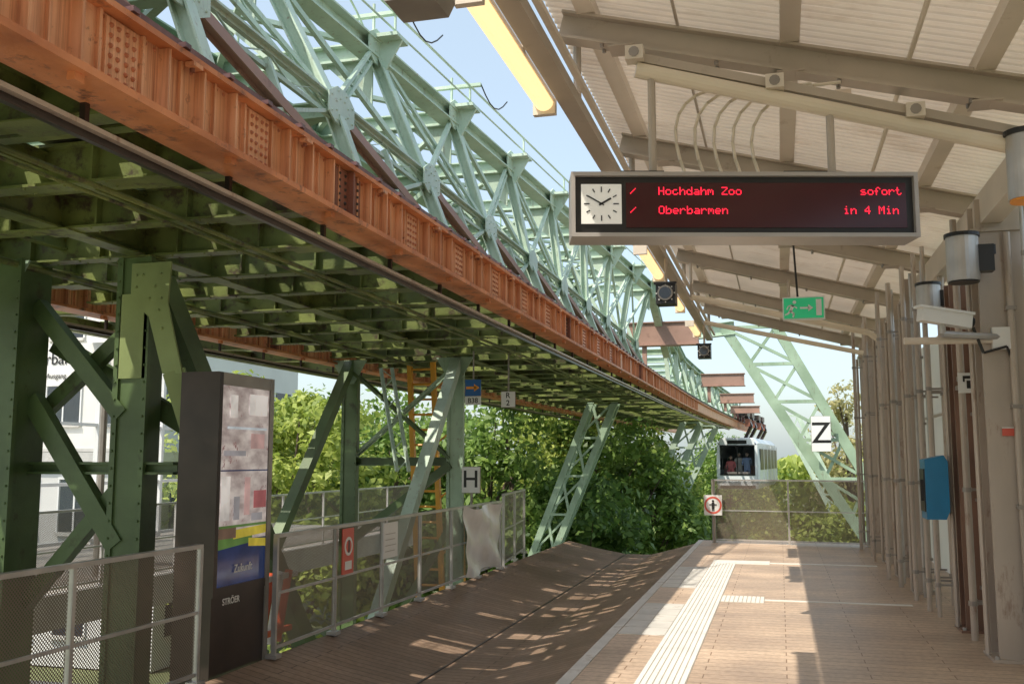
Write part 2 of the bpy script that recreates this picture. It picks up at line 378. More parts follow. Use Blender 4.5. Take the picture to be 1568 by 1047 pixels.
g.ibeam(t0,V(-3.0,27.8,4.5),.2,.2,GREENL); g.ibeam(t1,V(-6.6,27.8,4.5),.2,.2,GREEN)
for y in (9.4,11.6):
    p=nodes(y,1)[2]; g.cyl(p,p+V(0,0,.55),.018,GREENL,6); g.beam(p+V(-.3,0,.42),p+V(.4,0,.42),.06,.04,GREENL)
    g.tube([p+V(.4,0,.42)+V(.03*k,.10*k,-.22*math.sin(k*.5)) for k in range(7)],.009,BLACK,5)
p=nodes(7.2,1)[2]; g.tube([p+V(.1*k*.3,.35*k,.5*math.sin(k*.52)) for k in range(7)],.012,GREENL,5)
g.build('upper_truss',via); r.build('truss_diagonals',via)
g=MB(); P=2.6; ys2=[28+P*i for i in range(13)]
for X in (-3.0,-6.6):
    for i in range(len(ys2)-1):
        y0,y1=ys2[i],ys2[i+1]; h0=4.9 if i>1 else 5.2; 
        a=V(X+cx(y0),y0,3.7);b=V(X+cx(y1),y1,3.7);c=V(X+cx(y0)-.1,y0,h0);d=V(X+cx(y1)-.1,y1,4.9)
        g.ibeam(a,b,.16,.16,GREEN);g.ibeam(c,d,.2,.18,GREENL);g.beam(a,c,.12,.12,GREENL)
        g.ladder(*( (a,d) if i%2 else (c,b)),.14,.05,GREENL,6,(0,0,1)); g.beam(*((c,b) if i%2 else (a,d)),.06,.06,GREEN)
for y in ys2: g.ibeam((-3+cx(y),y,4.9),(-6.6+cx(y),y,4.9),.14,.18,GREENL)
g.build('far_truss',via)
g=MB()
for y,xc,w,h,z in ((26.4,-2.95,1.9,.58,4.93),(36,-1.9,1.5,.4,4.4),(43,-1.7,1.4,.35,4.15),(50,-1.6,1.4,.3,4.0)):
    g.box(xc-w/2,xc+w/2,y-.12,y+.12,z-h/2,z+h/2,REDL); g.box(xc-w/2-.03,xc+w/2+.03,y-.17,y+.2,z+h/2,z+h/2+.03,REDL); g.box(xc-w/2-.03,xc+w/2+.03,y-.17,y+.2,z-h/2-.03,z-h/2,REDL)
    g.beam((xc-.5,y,z-h/2-.04),(xc-.5,y,3.6),.12,.12,REDL); g.beam((xc-w/2,y,z),(xc-w/2-.5,y,z-.5),.1,.1,GREENL)
g.build('cross_girder',via)
g=MB()
def leg(x0,z0,x1,z1,y,w0,w1,m,n=8,c=.16):
    a=V(x0,y,z0);b=V(x1,y,z1)
    for s in (-1,1):
        g.beam(a+V(s*w0/2,0,0),b+V(s*w1/2,0,0),c,c*1.3,m)
        g.beam(a+V(s*w0/2,.6,0),b+V(s*w1/2,.6,0),c,c,GREEN)
    for i in range(n):
        p=a.lerp(b,i/n);q=a.lerp(b,(i+1)/n);wp=w0+(w1-w0)*i/n;wq=w0+(w1-w0)*(i+1)/n
        g.beam(p+V(wp/2,0,0),q-V(wq/2,0,0),c*.5,c*.4,m); g.beam(p-V(wp/2,.03,0),q+V(wq/2,-.03,0),c*.5,c*.4,m)
        g.beam(p-V(wp/2,.05,0),p+V(wp/2,-.05,0),c*.45,c*.45,m)
leg(-.75,5.5,5.0,-4.6,30,1.5,.7,GREEN,9,.22)
leg(-5.2,3.4,-8.6,-4.8,30,.75,.6,GREEN,7,.15)
g.ibeam((-1.2,30,5.5),(-6.6,30,5.0),.3,.4,GREENL)
leg(-3.8,3.2,-7.3,-4.6,45,.8,.6,GREENL,7,.18)
leg(-3.4,3.2,-7.0,-4.6,50,.8,.6,GREENL,7,.18)
leg(.6,4.0,4.6,-4.8,58,.9,.6,GREENL,8,.2)
g.build('lattice_support_frame',via)
g=MB()
def boxcol(x,y,w,d,z0,z1,m):
    g.box(x-w/2,x+w/2,y-d/2,y+d/2,z0,z1,m)
    g.box(x-w/2-.05,x-w/2,y-d/2-.02,y-d/2+.02,z0,z1,m); g.box(x+w/2,x+w/2+.05,y-d/2-.02,y-d/2+.02,z0,z1,m)
    for z in np.arange(max(z0,-.3),z1,.14):
        g.rivet((x-w/2-.025,y-d/2-.02,z),(0,-1,0),.013,m); g.rivet((x+w/2+.025,y-d/2-.02,z),(0,-1,0),.013,m)
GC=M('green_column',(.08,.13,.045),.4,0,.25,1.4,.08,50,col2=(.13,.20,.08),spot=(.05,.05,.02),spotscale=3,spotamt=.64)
GO=M('sunlit_gusset_green',(.30,.37,.15),.45,0,.15,2,.05,50)  # lighter green paints the sunlight on gusset and strut end
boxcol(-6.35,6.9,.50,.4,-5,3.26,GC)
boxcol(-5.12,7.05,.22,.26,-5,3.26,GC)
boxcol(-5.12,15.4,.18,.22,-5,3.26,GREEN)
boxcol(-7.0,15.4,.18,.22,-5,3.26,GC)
g.ibeam((-6.1,7.0,1.52),(-5.24,7.0,1.52),.14,.1,GC); g.ibeam((-5.0,7.0,1.52),(-4.7,7.0,1.52),.14,.1,GC)
g.beam((-6.1,6.95,2.9),(-5.2,6.95,1.95),.10,.14,GC); g.beam((-6.1,7.1,2.0),(-5.2,7.1,2.75),.09,.12,GC) 
g.beam((-6.1,7.2,2.6),(-4.6,7.3,1.75),.10,.16,GC)
g.beam((-6.1,6.95,2.1),(-5.2,6.95,.9),.10,.16,GC); g.beam((-6.1,7.0,.4),(-5.2,7.0,1.4),.10,.12,GC)
g.beam((-5.05,7.15,3.1),(-4.78,9.7,-.6),.18,.18,GC)
pf=[(-5.13,2.9),(-4.95,2.75),(-4.80,2.28),(-4.62,2.28),(-4.78,2.85),(-4.76,3.2),(-5.13,3.2)]
A=[(x,6.88,z) for x,z in pf];B=[(x,6.90,z) for x,z in pf]; g.face(A,GO); g.face(B[::-1],GO)
for j in range(len(pf)): g.face([A[j],B[j],B[(j+1)%7],A[(j+1)%7]],GO)
for x,z in ((-4.85,3.1),(-4.9,3.0),(-4.95,2.9),(-4.84,2.9),(-4.86,2.8),(-4.82,2.65),(-5.08,3.1),(-5.08,3.0),(-5.02,3.1)): g.rivet((x,6.88,z),(0,-1,0),.016,GO)
g.box(-5.24,-4.98,6.90,6.915,2.25,2.95,GO)
g.beam((-4.70,6.89,2.3),(-4.5,6.95,1.7),.03,.18,GO)
g.beam((-5.1,15.3,3.2),(-5.1,11.6,-1.0),.17,.16,GREENL); g.beam((-7.0,15.3,3.2),(-7.0,12.0,-.6),.16,.16,GC)
g.ibeam((-7.0,15.4,1.55),(-5.1,15.4,1.55),.16,.14,GC); 
g.ladder((-7.0,15.3,3.1),(-5.2,15.3,1.6),.14,.045,GC,10,(0,1,0)); g.ladder((-5.2,15.45,3.1),(-7.0,15.45,1.6),.14,.045,GREEN,10,(0,1,0))
g.beam((-7.0,15.3,.2),(-5.2,15.3,1.5),.13,.13,GC); g.beam((-7.0,15.5,-2.4),(-5.2,15.5,.6),.1,.1,GC)
g.ladder((-6.35,15.3,3.1),(-5.75,14.6,1.4),.2,.05,GREENL,10,(1,0,0))
for x,y in ((-5.12,15.4),(-7,15.4),(-6.35,6.9)):
    g.hexa([(x-.09,y-.16,2.85),(x+.09,y-.16,2.85),(x+.09,y-.14,2.85),(x-.09,y-.14,2.85),(x-.32,y-.16,3.25),(x+.32,y-.16,3.25),(x+.32,y-.14,3.25),(x-.32,y-.14,3.25)],GREEN)
g.build('support_columns',via)
g=MB()
a=V(-6.1,16.3,3.3);b=V(-5.85,16.3,-1.5)
for o in (-.22,.22): g.beam(a+V(o,0,0),b+V(o,0,0),.08,.09,LADO)
for k in range(18): p=a.lerp(b,(k+.5)/18); g.cyl(p-V(.2,0,0),p+V(.2,0,0),.022,LADO,6)
g.beam(a+V(.6,.2,0),b+V(.5,.2,0),.11,.09,LADO)
for k in range(5): p=a.lerp(b,(k+.5)/5); g.beam(p+V(.22,0,0),p+V(.55,.2,.3),.03,.03,LADO)
g.build('access_ladder')
# ------------------------------------------------------------------ canopy roof
can=empty('platform_canopy')
def rz(x): return 4.62-.27*(x+1.4)
g=MB(); xs=(-1.6,2.35)
pitch=.10; seg=8; n=int(25.6/pitch*seg)
vs=[];fs=[]
for i in range(n+1):
    yy=-3.5+i*pitch/seg; dz=.5*.050*math.tanh(2.0*math.sin(2*math.pi*i/seg+.3))
    for x in xs: vs.append((x,yy,rz(x)+.335+dz))
for i in range(n): fs.append((2*i,2*i+1,2*i+3,2*i+2))
me=bpy.data.meshes.new('roof_sheet'); me.from_pydata(vs,[],fs); me.materials.append(ROOF)
o=bpy.data.objects.new('roof_sheet',me); scene.collection.objects.link(o); o.parent=can
RY=[-1.7,1.1,3.9,6.7,9.5,12.3,15.1,17.9,20.7]
for y in RY:
    g.ibeam((-1.45,y,rz(-1.45)+.1),(2.3,y,rz(2.3)+.1),.15,.2,TAUPE,.02)
    for x in (-1.0,.15,1.35): g.box(x-.09,x+.09,y-.1,y+.1,rz(x)-.012,rz(x)-.002,TAUPE)
    for x in (-1.1,-.3,.5,1.3):
        g.cyl((x-.04,y-.05,rz(x)-.02),(x-.04,y-.05,rz(x)+.02),.014,STEELD,6); g.cyl((x-.04,y+.05,rz(x)-.02),(x-.04,y+.05,rz(x)+.02),.014,STEELD,6)
for x in (-1.25,.15,1.35):
    g.beam((x,-3.4,rz(x)+.25),(x,22,rz(x)+.25),.13,.10,BEIGE)
g.beam((-1.62,-3.4,rz(-1.62)+.26),(-1.62,22,rz(-1.62)+.26),.02,.12,TAUPE)
g.beam((1.75,-3.4,rz(1.75)-.1),(1.75,22,rz(1.75)-.1),.16,.26,BEIGE)
g.tube([(.9,-3,rz(.9)+.21),(.9,21,rz(.9)+.21)],.018,CREAM,8); g.tube([(-.6,-3,rz(-.6)+.21),(-.6,21,rz(-.6)+.21)],.012,TAUPE,6)
for i,y in enumerate(RY[:-1]):
    x=.55; g.box(x-.06,x+.06,y+.9,y+1.1,rz(x)+.22,rz(x)+.30,BEIGE)
g.build('roof_frame',can)
g=MB()
g.beam((-1.36,-2,4.12),(-1.36,21,4.12),.13,.09,TAUPE); g.beam((-1.26,-2,4.2),(-1.26,21,4.2),.04,.04,BEIGE)
for y in RY: g.cyl((-1.36,y+.15,4.16),(-1.36,y+.15,rz(-1.36)+.02),.03,TAUPE,8)
g.build('light_channel',can)
def lamp(y0,y1):
    e=empty('fluorescent_lamp'); a=MB(); t=MB()
    a.beam((-1.52,y0,4.09),(-1.52,y1,4.09),.15,.03,BEIGE); a.box(-1.6,-1.44,y0-.05,y0,3.99,4.1,BEIGE); a.box(-1.6,-1.44,y1,y1+.05,3.99,4.1,BEIGE)
    a.box(-1.47,-1.36,(y0+y1)/2-.03,(y0+y1)/2+.03,4.105,4.125,BEIGE)
    pts=[]
    for k in range(9):
        an=math.pi*k/8; pts.append((-1.52-.066*math.cos(an),4.073-.06*math.sin(an)))
    for p,q in zip(pts[:-1],pts[1:]): t.face([(p[0],y0,p[1]),(q[0],y0,q[1]),(q[0],y1,q[1]),(p[0],y1,p[1])],TUBE)
    a.build('housing',e); t.build('diffuser',e)
for a,b in ((-1.5,.1),(1.2,3.2),(4.75,6.45),(11.4,13.2),(14.7,16.2),(18.0,19.6)): lamp(a,b)
def hcol(x,y,w,d,m,name='canopy_column',pipe=True,zt=None):
    e=empty(name); g=MB()
    zt=rz(x)-.01 if zt is None else zt
    g.box(x-w/2,x+w/2,y-d/2,y-d/2+.03,0,zt,m); g.box(x-w/2,x+w/2,y+d/2-.03,y+d/2,0,zt,m); g.box(x-.015,x+.015,y-d/2+.03,y+d/2-.03,0,zt,m)
    g.box(x-w/2-.05,x+w/2+.05,y-d/2-.05,y+d/2+.05,0.001,.025,m); 
    for sx in (-1,1):
        g.cyl((x+sx*(w/2+.02),y-d/2-.02,.025),(x+sx*(w/2+.02),y-d/2-.02,.05),.018,STEEL,6)
    g.box(x-w/2-.04,x+w/2+.04,y-d/2-.03,y+d/2+.03,zt-.28,zt-.25,m)
    if pipe:
        g.cyl((x+.05,y-d/2-.05,.03),(x+.05,y-d/2-.05,zt-.3),.028,COLM,10); g.cyl((x-w/2-.05,y,.03),(x-w/2-.05,y,zt-.3),.022,COLM,8)
        for z in (.4,1.2,2.0,2.8): g.box(x+.01,x+.09,y-d/2-.085,y-d/2,z,z+.03,STEELD)
    g.build('steel_section',e)
hcol(1.80,8.9,.34,.34,COLM); hcol(1.74,10.25,.24,.3,COLB,zt=3.3)
for y in (12.9,14.6,16.4,18.2,19.9): hcol(1.62,y,.16,.26,COLM)
hcol(2.0,11.6,.2,.3,COLM)
g=MB(); WALL=M('translucent_wall_panels',(.74,.67,.59),.5,0,.06,1,.03,30,transl=.42)  # translucency added to let skylight fill the shaded platform
for i in range(12):
    y0=-3+i*2.1; g.face([(2.24,y0,0.002),(2.24,y0+2.07,0.002),(2.24,y0+2.07,3.35),(2.24,y0,3.35)],WALL); g.box(2.17,2.3,y0+2.07,y0+2.1,0.002,3.4,TAUPE)
    for z in (1.1,2.2): g.box(2.19,2.235,y0,y0+2.07,z,z+.03,TAUPE)
g.build('panel_wall')
g=MB()
for x,y,r in ((1.42,13.4,.032),(1.38,16.6,.028),(1.62,9.7,.03),(1.66,9.85,.018),(1.52,11.0,.022),(1.48,11.4,.025),(1.45,12.2,.028),(1.5,13.8,.02),(1.44,15.2,.022),(1.42,17.4,.025),(1.58,12.5,.02),(1.72,11.2,.035),(1.8,11.9,.03),(1.95,9.2,.03),(2.02,9.4,.045),(1.60,11.7,.018),(1.36,14.2,.024),(1.34,18.6,.03),(1.98,8.5,.028),(1.92,8.45,.016)):
    mm=COLM if r>.02 else STEEL
    g.cyl((x,y,0.0),(x,y,rz(x)),r,mm,10)
    for z in (.3,1.3,2.3,3.2): g.cyl((x,y,z),(x,y,z+.04),r*1.35,STEELD,10); g.box(x,x+.25,y-.01,y+.01,z+.01,z+.03,STEELD)
g.build('drain_pipes')
ds=empty('display_bracket'); g=MB()
a=V(-.72,5.32,3.78);b=V(1.38,5.92,3.33)
g.tube([a,b,b+V(.10,.03,-.06),b+V(.16,.045,-.16),b+V(.17,.05,-.5),b+V(.17,.05,-3.33)],.045,CREAM,14)
g.beam(a+V(.0,-.0,.07),b+V(0,0,.09),.05,.05,TAUPE)
for t in (.0,.36,.72):
    p=a.lerp(b,t); g.beam(p+V(0,0,.07),p+V(0,1.3,.5),.05,.05,TAUPE); g.box(p.x-.05,p.x+.05,p.y-.07,p.y+.02,p.z+.04,p.z+.12,BEIGE); g.cyl(p+V(0,-.075,.08),p+V(0,-.07,.08),.03,STEELD,10)
for t in (.04,.50):
    p=a.lerp(b,t); g.cyl(p,V(p.x,p.y,3.19),.022,TAUPE,8)
g.build('tube_frame',ds)
g=MB()
for k in range(5):
    x=-.46+k*.10; y=5.45+k*.02; pts=[]
    for j in range(9):
        u=j/8; pts.append((x+.22*(u**2)+.12*k*u*u*.5-.1*math.sin(u*math.pi),y+.15*u,3.17+.56*math.sin(u*math.pi/2)))
    g.tube(pts,.0095,CREAM,6)
g.build('cables',ds,True)
g=MB(); g.tube([(-1.2,14.6,3.98),(1.3,14.9,3.4),(1.42,14.9,3.3)],.045,CREAM,10); g.tube([(-1.2,17.2,3.95),(1.4,17.3,3.35)],.04,CREAM,10)
g.cyl((-1.2,14.6,3.98),(-1.2,14.6,4.5),.02,TAUPE); g.cyl((.2,14.75,3.66),(.2,14.75,4.2),.02,TAUPE)
g.build('bracket_tube')
# display
ang=math.atan2(.5,1.82)
ds=empty('departure_display',(-.168,5.45,2.97),ang); g=MB()
w,h,d=.945,.18,.11
FR=M('display_frame',(.44,.41,.39),.35,.2,.08,3)
for z0,z1 in ((-h,-h+.022),(h-.022,h)): g.box(-w,w,-d,d,z0,z1,FR)
for x0,x1 in ((-w,-w+.022),(w-.022,w)): g.box(x0,x1,-d,d,-h+.022,h-.022,FR)
g.box(-w+.022,w-.022,-d+.03,d-.03,-h+.022,h-.022,BLACK)
DK=M('display_window',(.055,.004,.007),.2,0,.1,3)
g.box(-w+.30,w-.06,-d+.024,-d+.0301,-.125,.125,DK)
for x in (-.55,.35): g.box(x-.12,x+.12,-.06,.06,h+.001,h+.02,BLACK)
CLK=M('clock_face',(.84,.83,.78),.4,0,.02,2,emit=.18)
g.box(-w+.055,-w+.275,-d+.018,-d+.03,-.105,.115,CLK)
cxx,cz=-w+.165,.005
for k in range(12):
    t=k*math.pi/6; L=.022 if k%3 else .03
    g.beam((cxx+.095*math.sin(t),-d+.016,cz+.095*math.cos(t)),(cxx+(.095-L)*math.sin(t),-d+.016,cz+(.095-L)*math.cos(t)),.006,.004,BLACK,up=(0,1,0))
for t,L,ww in ((math.radians(60),.06,.010),(math.radians(300),.085,.007)):
    g.beam((cxx-.015*math.sin(t),-d+.013,cz-.015*math.cos(t)),(cxx+L*math.sin(t),-d+.013,cz+L*math.cos(t)),ww,.004,BLACK,up=(0,1,0))
g.build('housing',ds)
FONT={'H':'7F0808087F','o':'3844444438','c':'3844444420','h':'7F08040478','d':'384444487F','a':'2054545478','m':'7C04180478','Z':'6151494543','O':'3E4141413E','b':'7F48444438','e':'3854545418','r':'7C08040408','n':'7C08040478','s':'4854545420','f':'087E090102','t':'043F444020','i':'00447D4000','4':'1814127F10','M':'7F020C027F','/':'2010080402',' ':'0000000000'}
g=MB(); q=.0064
def led(s,x,z,right=False):
    if right: x-=len(s)*6*q
    for ci,ch in enumerate(s):
        hx=FONT[ch]
        for c in range(5):
            by=int(hx[2*c:2*c+2],16)
            for r_ in range(7):
                if by>>r_&1:
                    px=x+(ci*6+c)*q; pz=z-(r_-3)*q; e_=.0027
                    g.face([(px-e_,-d+.021,pz-e_),(px+e_,-d+.021,pz-e_),(px+e_,-d+.021,pz+e_),(px-e_,-d+.021,pz+e_)],LED)
led('/',-.62,.078); led('/',-.62,-.028); led('Hochdahm Zoo',-.465,.078); led('Oberbarmen',-.465,-.028); led('sofort',w-.075,.078,True); led('in 4 Min',w-.095,-.028,True)
g.build('led_text',ds)
# exit sign
e=empty('emergency_exit_sign'); g=MB(); g.box(.08,.54,11.46,11.54,3.16,3.42,WHITE); g.box(.095,.525,11.450,11.462,3.175,3.405,SGREEN)
g.cyl((.25,11.5,3.42),(.22,11.5,4.1),.012,BLACK,6)
yy=11.445
def pl(x0,z0,x1,z1,t): 
    dx,dz=x1-x0,z1-z0; L=math.hypot(dx,dz); nx,nz=-dz/L*t/2,dx/L*t/2
    g.face([(x0-nx,yy,z0-nz),(x1-nx,yy,z1-nz),(x1+nx,yy,z1+nz),(x0+nx,yy,z0+nz)],WHITE)
pl(.475,3.20,.475,3.385,.06); pl(.27,3.29,.37,3.29,.022); g.face([(.36,yy,3.33),(.36,yy,3.25),(.415,yy,3.29)],WHITE)
for p in ((.195,3.325,.165,3.255,.035),(.165,3.258,.205,3.225,.022),(.205,3.228,.19,3.185,.018),(.165,3.258,.135,3.225,.022),(.135,3.228,.105,3.215,.018),(.19,3.32,.24,3.29,.016),(.19,3.325,.145,3.315,.016),(.145,3.317,.125,3.275,.014)): pl(*p)
g.cyl((.212,yy+.003,3.358),(.212,yy-.001,3.358),.02,WHITE,12); g.build('panel',e)
def mon(x,y,z,s):
    e=empty('signal_monitor'); g=MB()
    g.box(x-.12*s,x+.12*s,y,y+.26*s,z-.13*s,z+.13*s,BLACK); g.box(x-.14*s,x+.14*s,y-.02,y+.002,z+.11*s,z+.14*s,BLACK)
    g.cyl((x,y-.01,z),(x,y-.05,z),.095*s,STEELD,14); g.cyl((x,y-.05,z),(x,y-.055,z),.075*s,GLASSD,14); g.cyl((x,y+.1,z+.13*s),(x,y+.1,4.08),.02,TAUPE,6)
    for k in range(8): t=k*math.pi/4; g.box(x+.11*s*math.cos(t)-.008,x+.11*s*math.cos(t)+.008,y-.012,y-.004,z+.11*s*math.sin(t)-.008,z+.11*s*math.sin(t)+.008,WHITE)
    g.build('body',e)
mon(-1.3,12,3.62,1); mon(-1.3,18.4,3.58,1)
e=empty('loudspeaker'); g=MB()
pf=[(-1.62,3.60),(-1.40,3.60),(-1.37,3.66),(-1.37,3.70),(-1.65,3.70),(-1.65,3.64)]
A=[(x,3.82,z) for x,z in pf];B=[(x,4.05,z) for x,z in pf]; g.face(A,STEELD); g.face(B[::-1],STEELD)
for j in range(6): g.face([A[j],B[j],B[(j+1)%6],A[(j+1)%6]],STEELD)
g.cyl((-1.4,3.95,3.7),(-1.4,3.95,4.1),.02,TAUPE,8); g.build('body',e)
e=empty('loudspeaker'); g=MB(); g.cyl((-1.42,8.7,4.0),(-1.30,9.0,3.95),.07,BEIGE,12,.05); g.cyl((-1.36,8.9,3.98),(-1.36,8.9,4.1),.02,TAUPE,6); g.build('body',e)
def can_l(x,y,z,r,h):
    e=empty('cylinder_downlight'); g=MB(); g.cyl((x,y,z-h/2),(x,y,z+h/2),r,STEEL,28); g.cyl((x,y,z+h/2),(x,y,z+h/2+.03),r*1.08,BLACK,28); g.cyl((x,y,z-h/2-.012),(x,y,z-h/2),r*.93,SORANGE if y<7 else BLACK,28)
    g.beam((x,y,z+h/2-.1),(x+.25,y+.05,z+h/2-.1),.05,.08,BLACK); g.box(x+.02+r*.6,x+r+.1,y-.06,y+.06,z-h*.3,z+h*.3,BLACK); g.build('body',e,False)
can_l(1.48,8.5,3.2,.125,.36); can_l(1.55,10.9,3.25,.12,.28); can_l(1.37,5.85,3.2,.10,.36)
e=empty('cctv_camera'); g=MB()
g.beam((1.13,8.45,2.76),(1.52,8.6,2.70),.10,.11,WHITE); g.beam((1.11,8.44,2.822),(1.54,8.6,2.762),.12,.02,WHITE); g.cyl((1.52,8.6,2.70),(1.545,8.61,2.697),.045,BLACK,10)
g.tube([(1.3,8.52,2.68),(1.3,8.52,2.60),(1.78,8.7,2.58)],.03,STEEL,8); g.cyl((1.02,8.6,2.56),(1.78,8.7,2.56),.03,BEIGE,8); g.box(1.7,1.84,8.66,8.72,2.48,2.66,WHITE)
g.tube([(1.55,8.62,2.66),(1.62,8.63,2.45),(1.80,8.66,2.5),(1.84,8.7,2.4),(1.84,8.7,.1)],.012,BLACK,6); g.build('body',e)
e=empty('emergency_phone'); g=MB()
pr=[(0,-.30),(.20,-.30),(.24,-.22),(.24,.24),(.20,.30),(0,.26)]
k0=[(1.32+p[0]*.85,10.05,1.33+p[1]) for p in pr]; k1=[(1.32+p[0]*.85,10.4,1.33+p[1]) for p in pr]
g.face(k0,BLUE); g.face(k1[::-1],BLUE)
for i in range(len(pr)): j=(i+1)%len(pr); g.face([k0[i],k1[i],k1[j],k0[j]],BLUE)
g.box(1.31,1.32,10.08,10.37,1.1,1.5,BLACK); g.beam((1.30,10.15,1.2),(1.30,10.15,1.4),.03,.03,BLACK); g.build('shell',e)
e=empty('phone_sign'); g=MB(); g.box(1.56,1.74,9.50,9.51,2.18,2.36,WHITE); g.beam((1.60,9.495,2.32),(1.70,9.495,2.32),.01,.025,BLACK); g.box(1.60,1.615,9.492,9.498,2.28,2.31,BLACK); g.box(1.685,1.70,9.492,9.498,2.28,2.31,BLACK); g.box(1.63,1.67,9.492,9.498,2.22,2.29,BLACK); g.box(1.63,1.65,9.51,10.1,2.24,2.28,STEELD); g.build('plate',e)
e=empty('red_notice'); g=MB(); g.box(1.74,1.84,8.705,8.715,1.78,1.84,SRED); g.box(1.74,1.84,8.703,8.713,1.842,1.85,WHITE); g.build('plate',e)
# ------------------------------------------------------------------ signs
def sign(name,x,y,z,w,h,txt,size,top=None,bottom=None,bold=.002):
    e=empty(name); g=MB(); g.box(x-w/2,x+w/2,y-.012,y+.012,z-h/2,z+h/2,WHITE); g.box(x-w/2-.008,x+w/2+.008,y+.012,y+.02,z-h/2-.008,z+h/2+.008,STEELD)
    if top: g.cyl((x,y+.03,z),(x,y+.03,top),.014,STEELD,6)
    if bottom is not None: g.cyl((x,y+.04,bottom),(x,y+.04,z+h/2),.02,STEELD,6)
    g.build('plate',e); text('lettering',txt,size,(x,y-.014,z),BLACK,e,bold=bold)
sign('stop_board_z',1.16,29.6,2.30,.53,1.0,'Z',.85,bold=.004)
sign('stop_board_h',-4.50,14.2,1.28,.28,.38,'H',.36,bottom=-.1,bold=.003)
sign('route_sign',-4.14,15,2.53,.22,.24,'R\n2',.12,top=3.3)
e=empty('direction_sign'); g=MB(); x,y=-4.66,14.8; g.box(x-.13,x+.13,y-.01,y+.01,2.58,2.84,SBLUE); g.box(x-.11,x+.05,y-.014,y-.01,2.69,2.73,SORANGE); g.face([(x+.02,y-.014,2.77),(x+.02,y-.014,2.65),(x+.11,y-.014,2.71)],SORANGE)
g.box(x-.13,x+.13,y-.01,y+.01,2.44,2.575,WHITE); g.cyl((x,y+.02,2.5),(x,y+.02,3.3),.014,STEELD,6); g.build('plate',e); text('lettering','B38',.11,(x,y-.012,2.505),BLACK,e,bold=.001)
def ysign(name,y0,y1,z0,z1,mat,x=-4.06):
    e=empty(name); g=MB(); g.box(x,x+.012,y0,y1,z0,z1,mat); g.box(x-.035,x,(y0+y1)/2-.02,(y0+y1)/2+.02,z0+.02,z1-.02,STEELD); return e,g
e,g=ysign('no_entry_notice',8.75,9.0,.5,.93,SRED); g.cyl((-4.047,8.875,.76),(-4.044,8.875,.76),.09,WHITE,16); g.cyl((-4.044,8.875,.76),(-4.042,8.875,.76),.06,SRED,16); g.box(-4.043,-4.04,8.86,8.89,.7,.82,BLACK); g.box(-4.047,-4.044,8.8,8.95,.54,.62,WHITE); g.build('plate',e)
e,g=ysign('white_notice',9.75,10.15,.55,.92,WHITE); [g.box(-4.047,-4.044,9.8,10.05+.05*random.random(),.62+.06*k,.625+.06*k,STEELD) for k in range(4)]; g.build('plate',e)
BAN=M('banner_plastic',(.80,.80,.79),.3,0,.08,4,.3,6)
me_v=[];me_f=[];nx,nz=18,14
for i in range(nx+1):
    for j in range(nz+1):
        u,v=i/nx,j/nz
        me_v.append((-4.05+.025*math.sin(u*9+v*5)+.018*math.sin(v*13+u*7)+.012*math.sin(u*23)+.02,12.5+u*1.7,.05+v*.93-.06*math.sin(u*3.1)*v-.03*math.sin(u*8)))
for i in range(nx):
    for j in range(nz): k=i*(nz+1)+j; me_f.append((k,k+nz+1,k+nz+2,k+1))
me=bpy.data.meshes.new('hanging_banner'); me.from_pydata(me_v,[],me_f); me.materials.append(BAN); me.polygons.foreach_set('use_smooth',[True]*len(me_f)); o=bpy.data.objects.new('hanging_banner',me); scene.collection.objects.link(o)
e=empty('prohibition_sign'); g=MB(); g.box(-1.44,-1.10,19.40,19.42,.52,.90,WHITE)
for k in range(24):
    a0,a1=2*math.pi*k/24,2*math.pi*(k+1)/24; g.face([(-1.27+r*math.cos(t),19.396,.71+r*math.sin(t)) for r,t in ((.165,a0),(.165,a1),(.13,a1),(.13,a0))],SRED)
g.box(-1.295,-1.245,19.39,19.396,.64,.76,BLACK); g.cyl((-1.27,19.39,.79),(-1.27,19.396,.79),.022,BLACK,10); g.box(-1.29,-1.275,19.39,19.396,.60,.64,BLACK); g.box(-1.265,-1.25,19.39,19.396,.60,.64,BLACK)
g.beam((-1.34,19.393,.72),(-1.20,19.393,.72),.004,.02,BLACK); g.cyl((-1.27,19.45,-.1),(-1.27,19.45,1.2),.03,STEELD,8); g.build('plate',e)
e=empty('construction_barrier'); g=MB(); BR=M('barrier_red',(.75,.12,.04),.5)
for k in range(5): g.beam((-4.6,7.9+k*.16,-.1),(-4.55,8.0+k*.16,.55),.02,.07,BR if k%2==0 else WHITE,up=(1,0,0))
g.beam((-4.58,7.85,.0),(-4.58,8.75,.0),.04,.05,BR); g.beam((-4.56,7.9,.5),(-4.56,8.8,.5),.04,.05,WHITE); g.build('boards',e)
# ------------------------------------------------------------------ advertising pillar
e=empty('advertising_pillar'); g=MB(); X0,X1,Y0,Y1,Z1=-4.50,-4.17,6.70,7.55,2.27
g.box(X0,X1,Y0,Y1,-.35,Z1,DBROWN); g.box(X1,X1+.012,Y0+.0,Y0+.05,.55,Z1-.002,DBROWN); g.box(X1,X1+.012,Y1-.06,Y1,-.3,Z1,STEELD)
g.box(X1,X1+.01,Y0+.05,Y1-.06,2.17,Z1-.003,STEELD); g.box(X1,X1+.01,Y0+.05,Y1-.06,.55,.62,DBROWN); g.build('cabinet',e)
g=MB(); pm=lambda n,c,em=.4:M(n,c,.08,0,.25,5,emit=em)  # emission added to brighten the shaded poster face
PP=M('poster_reflection',(.52,.42,.42),.08,0,.25,2.2,col2=(.80,.74,.72),stretch=(1,2.5,5),emit=.3,spot=(.36,.20,.20),spotscale=2.5,spotamt=.62,sstretch=(1,6,4),sw=.02)  # pink and grey noise paints reflections on the screen glass
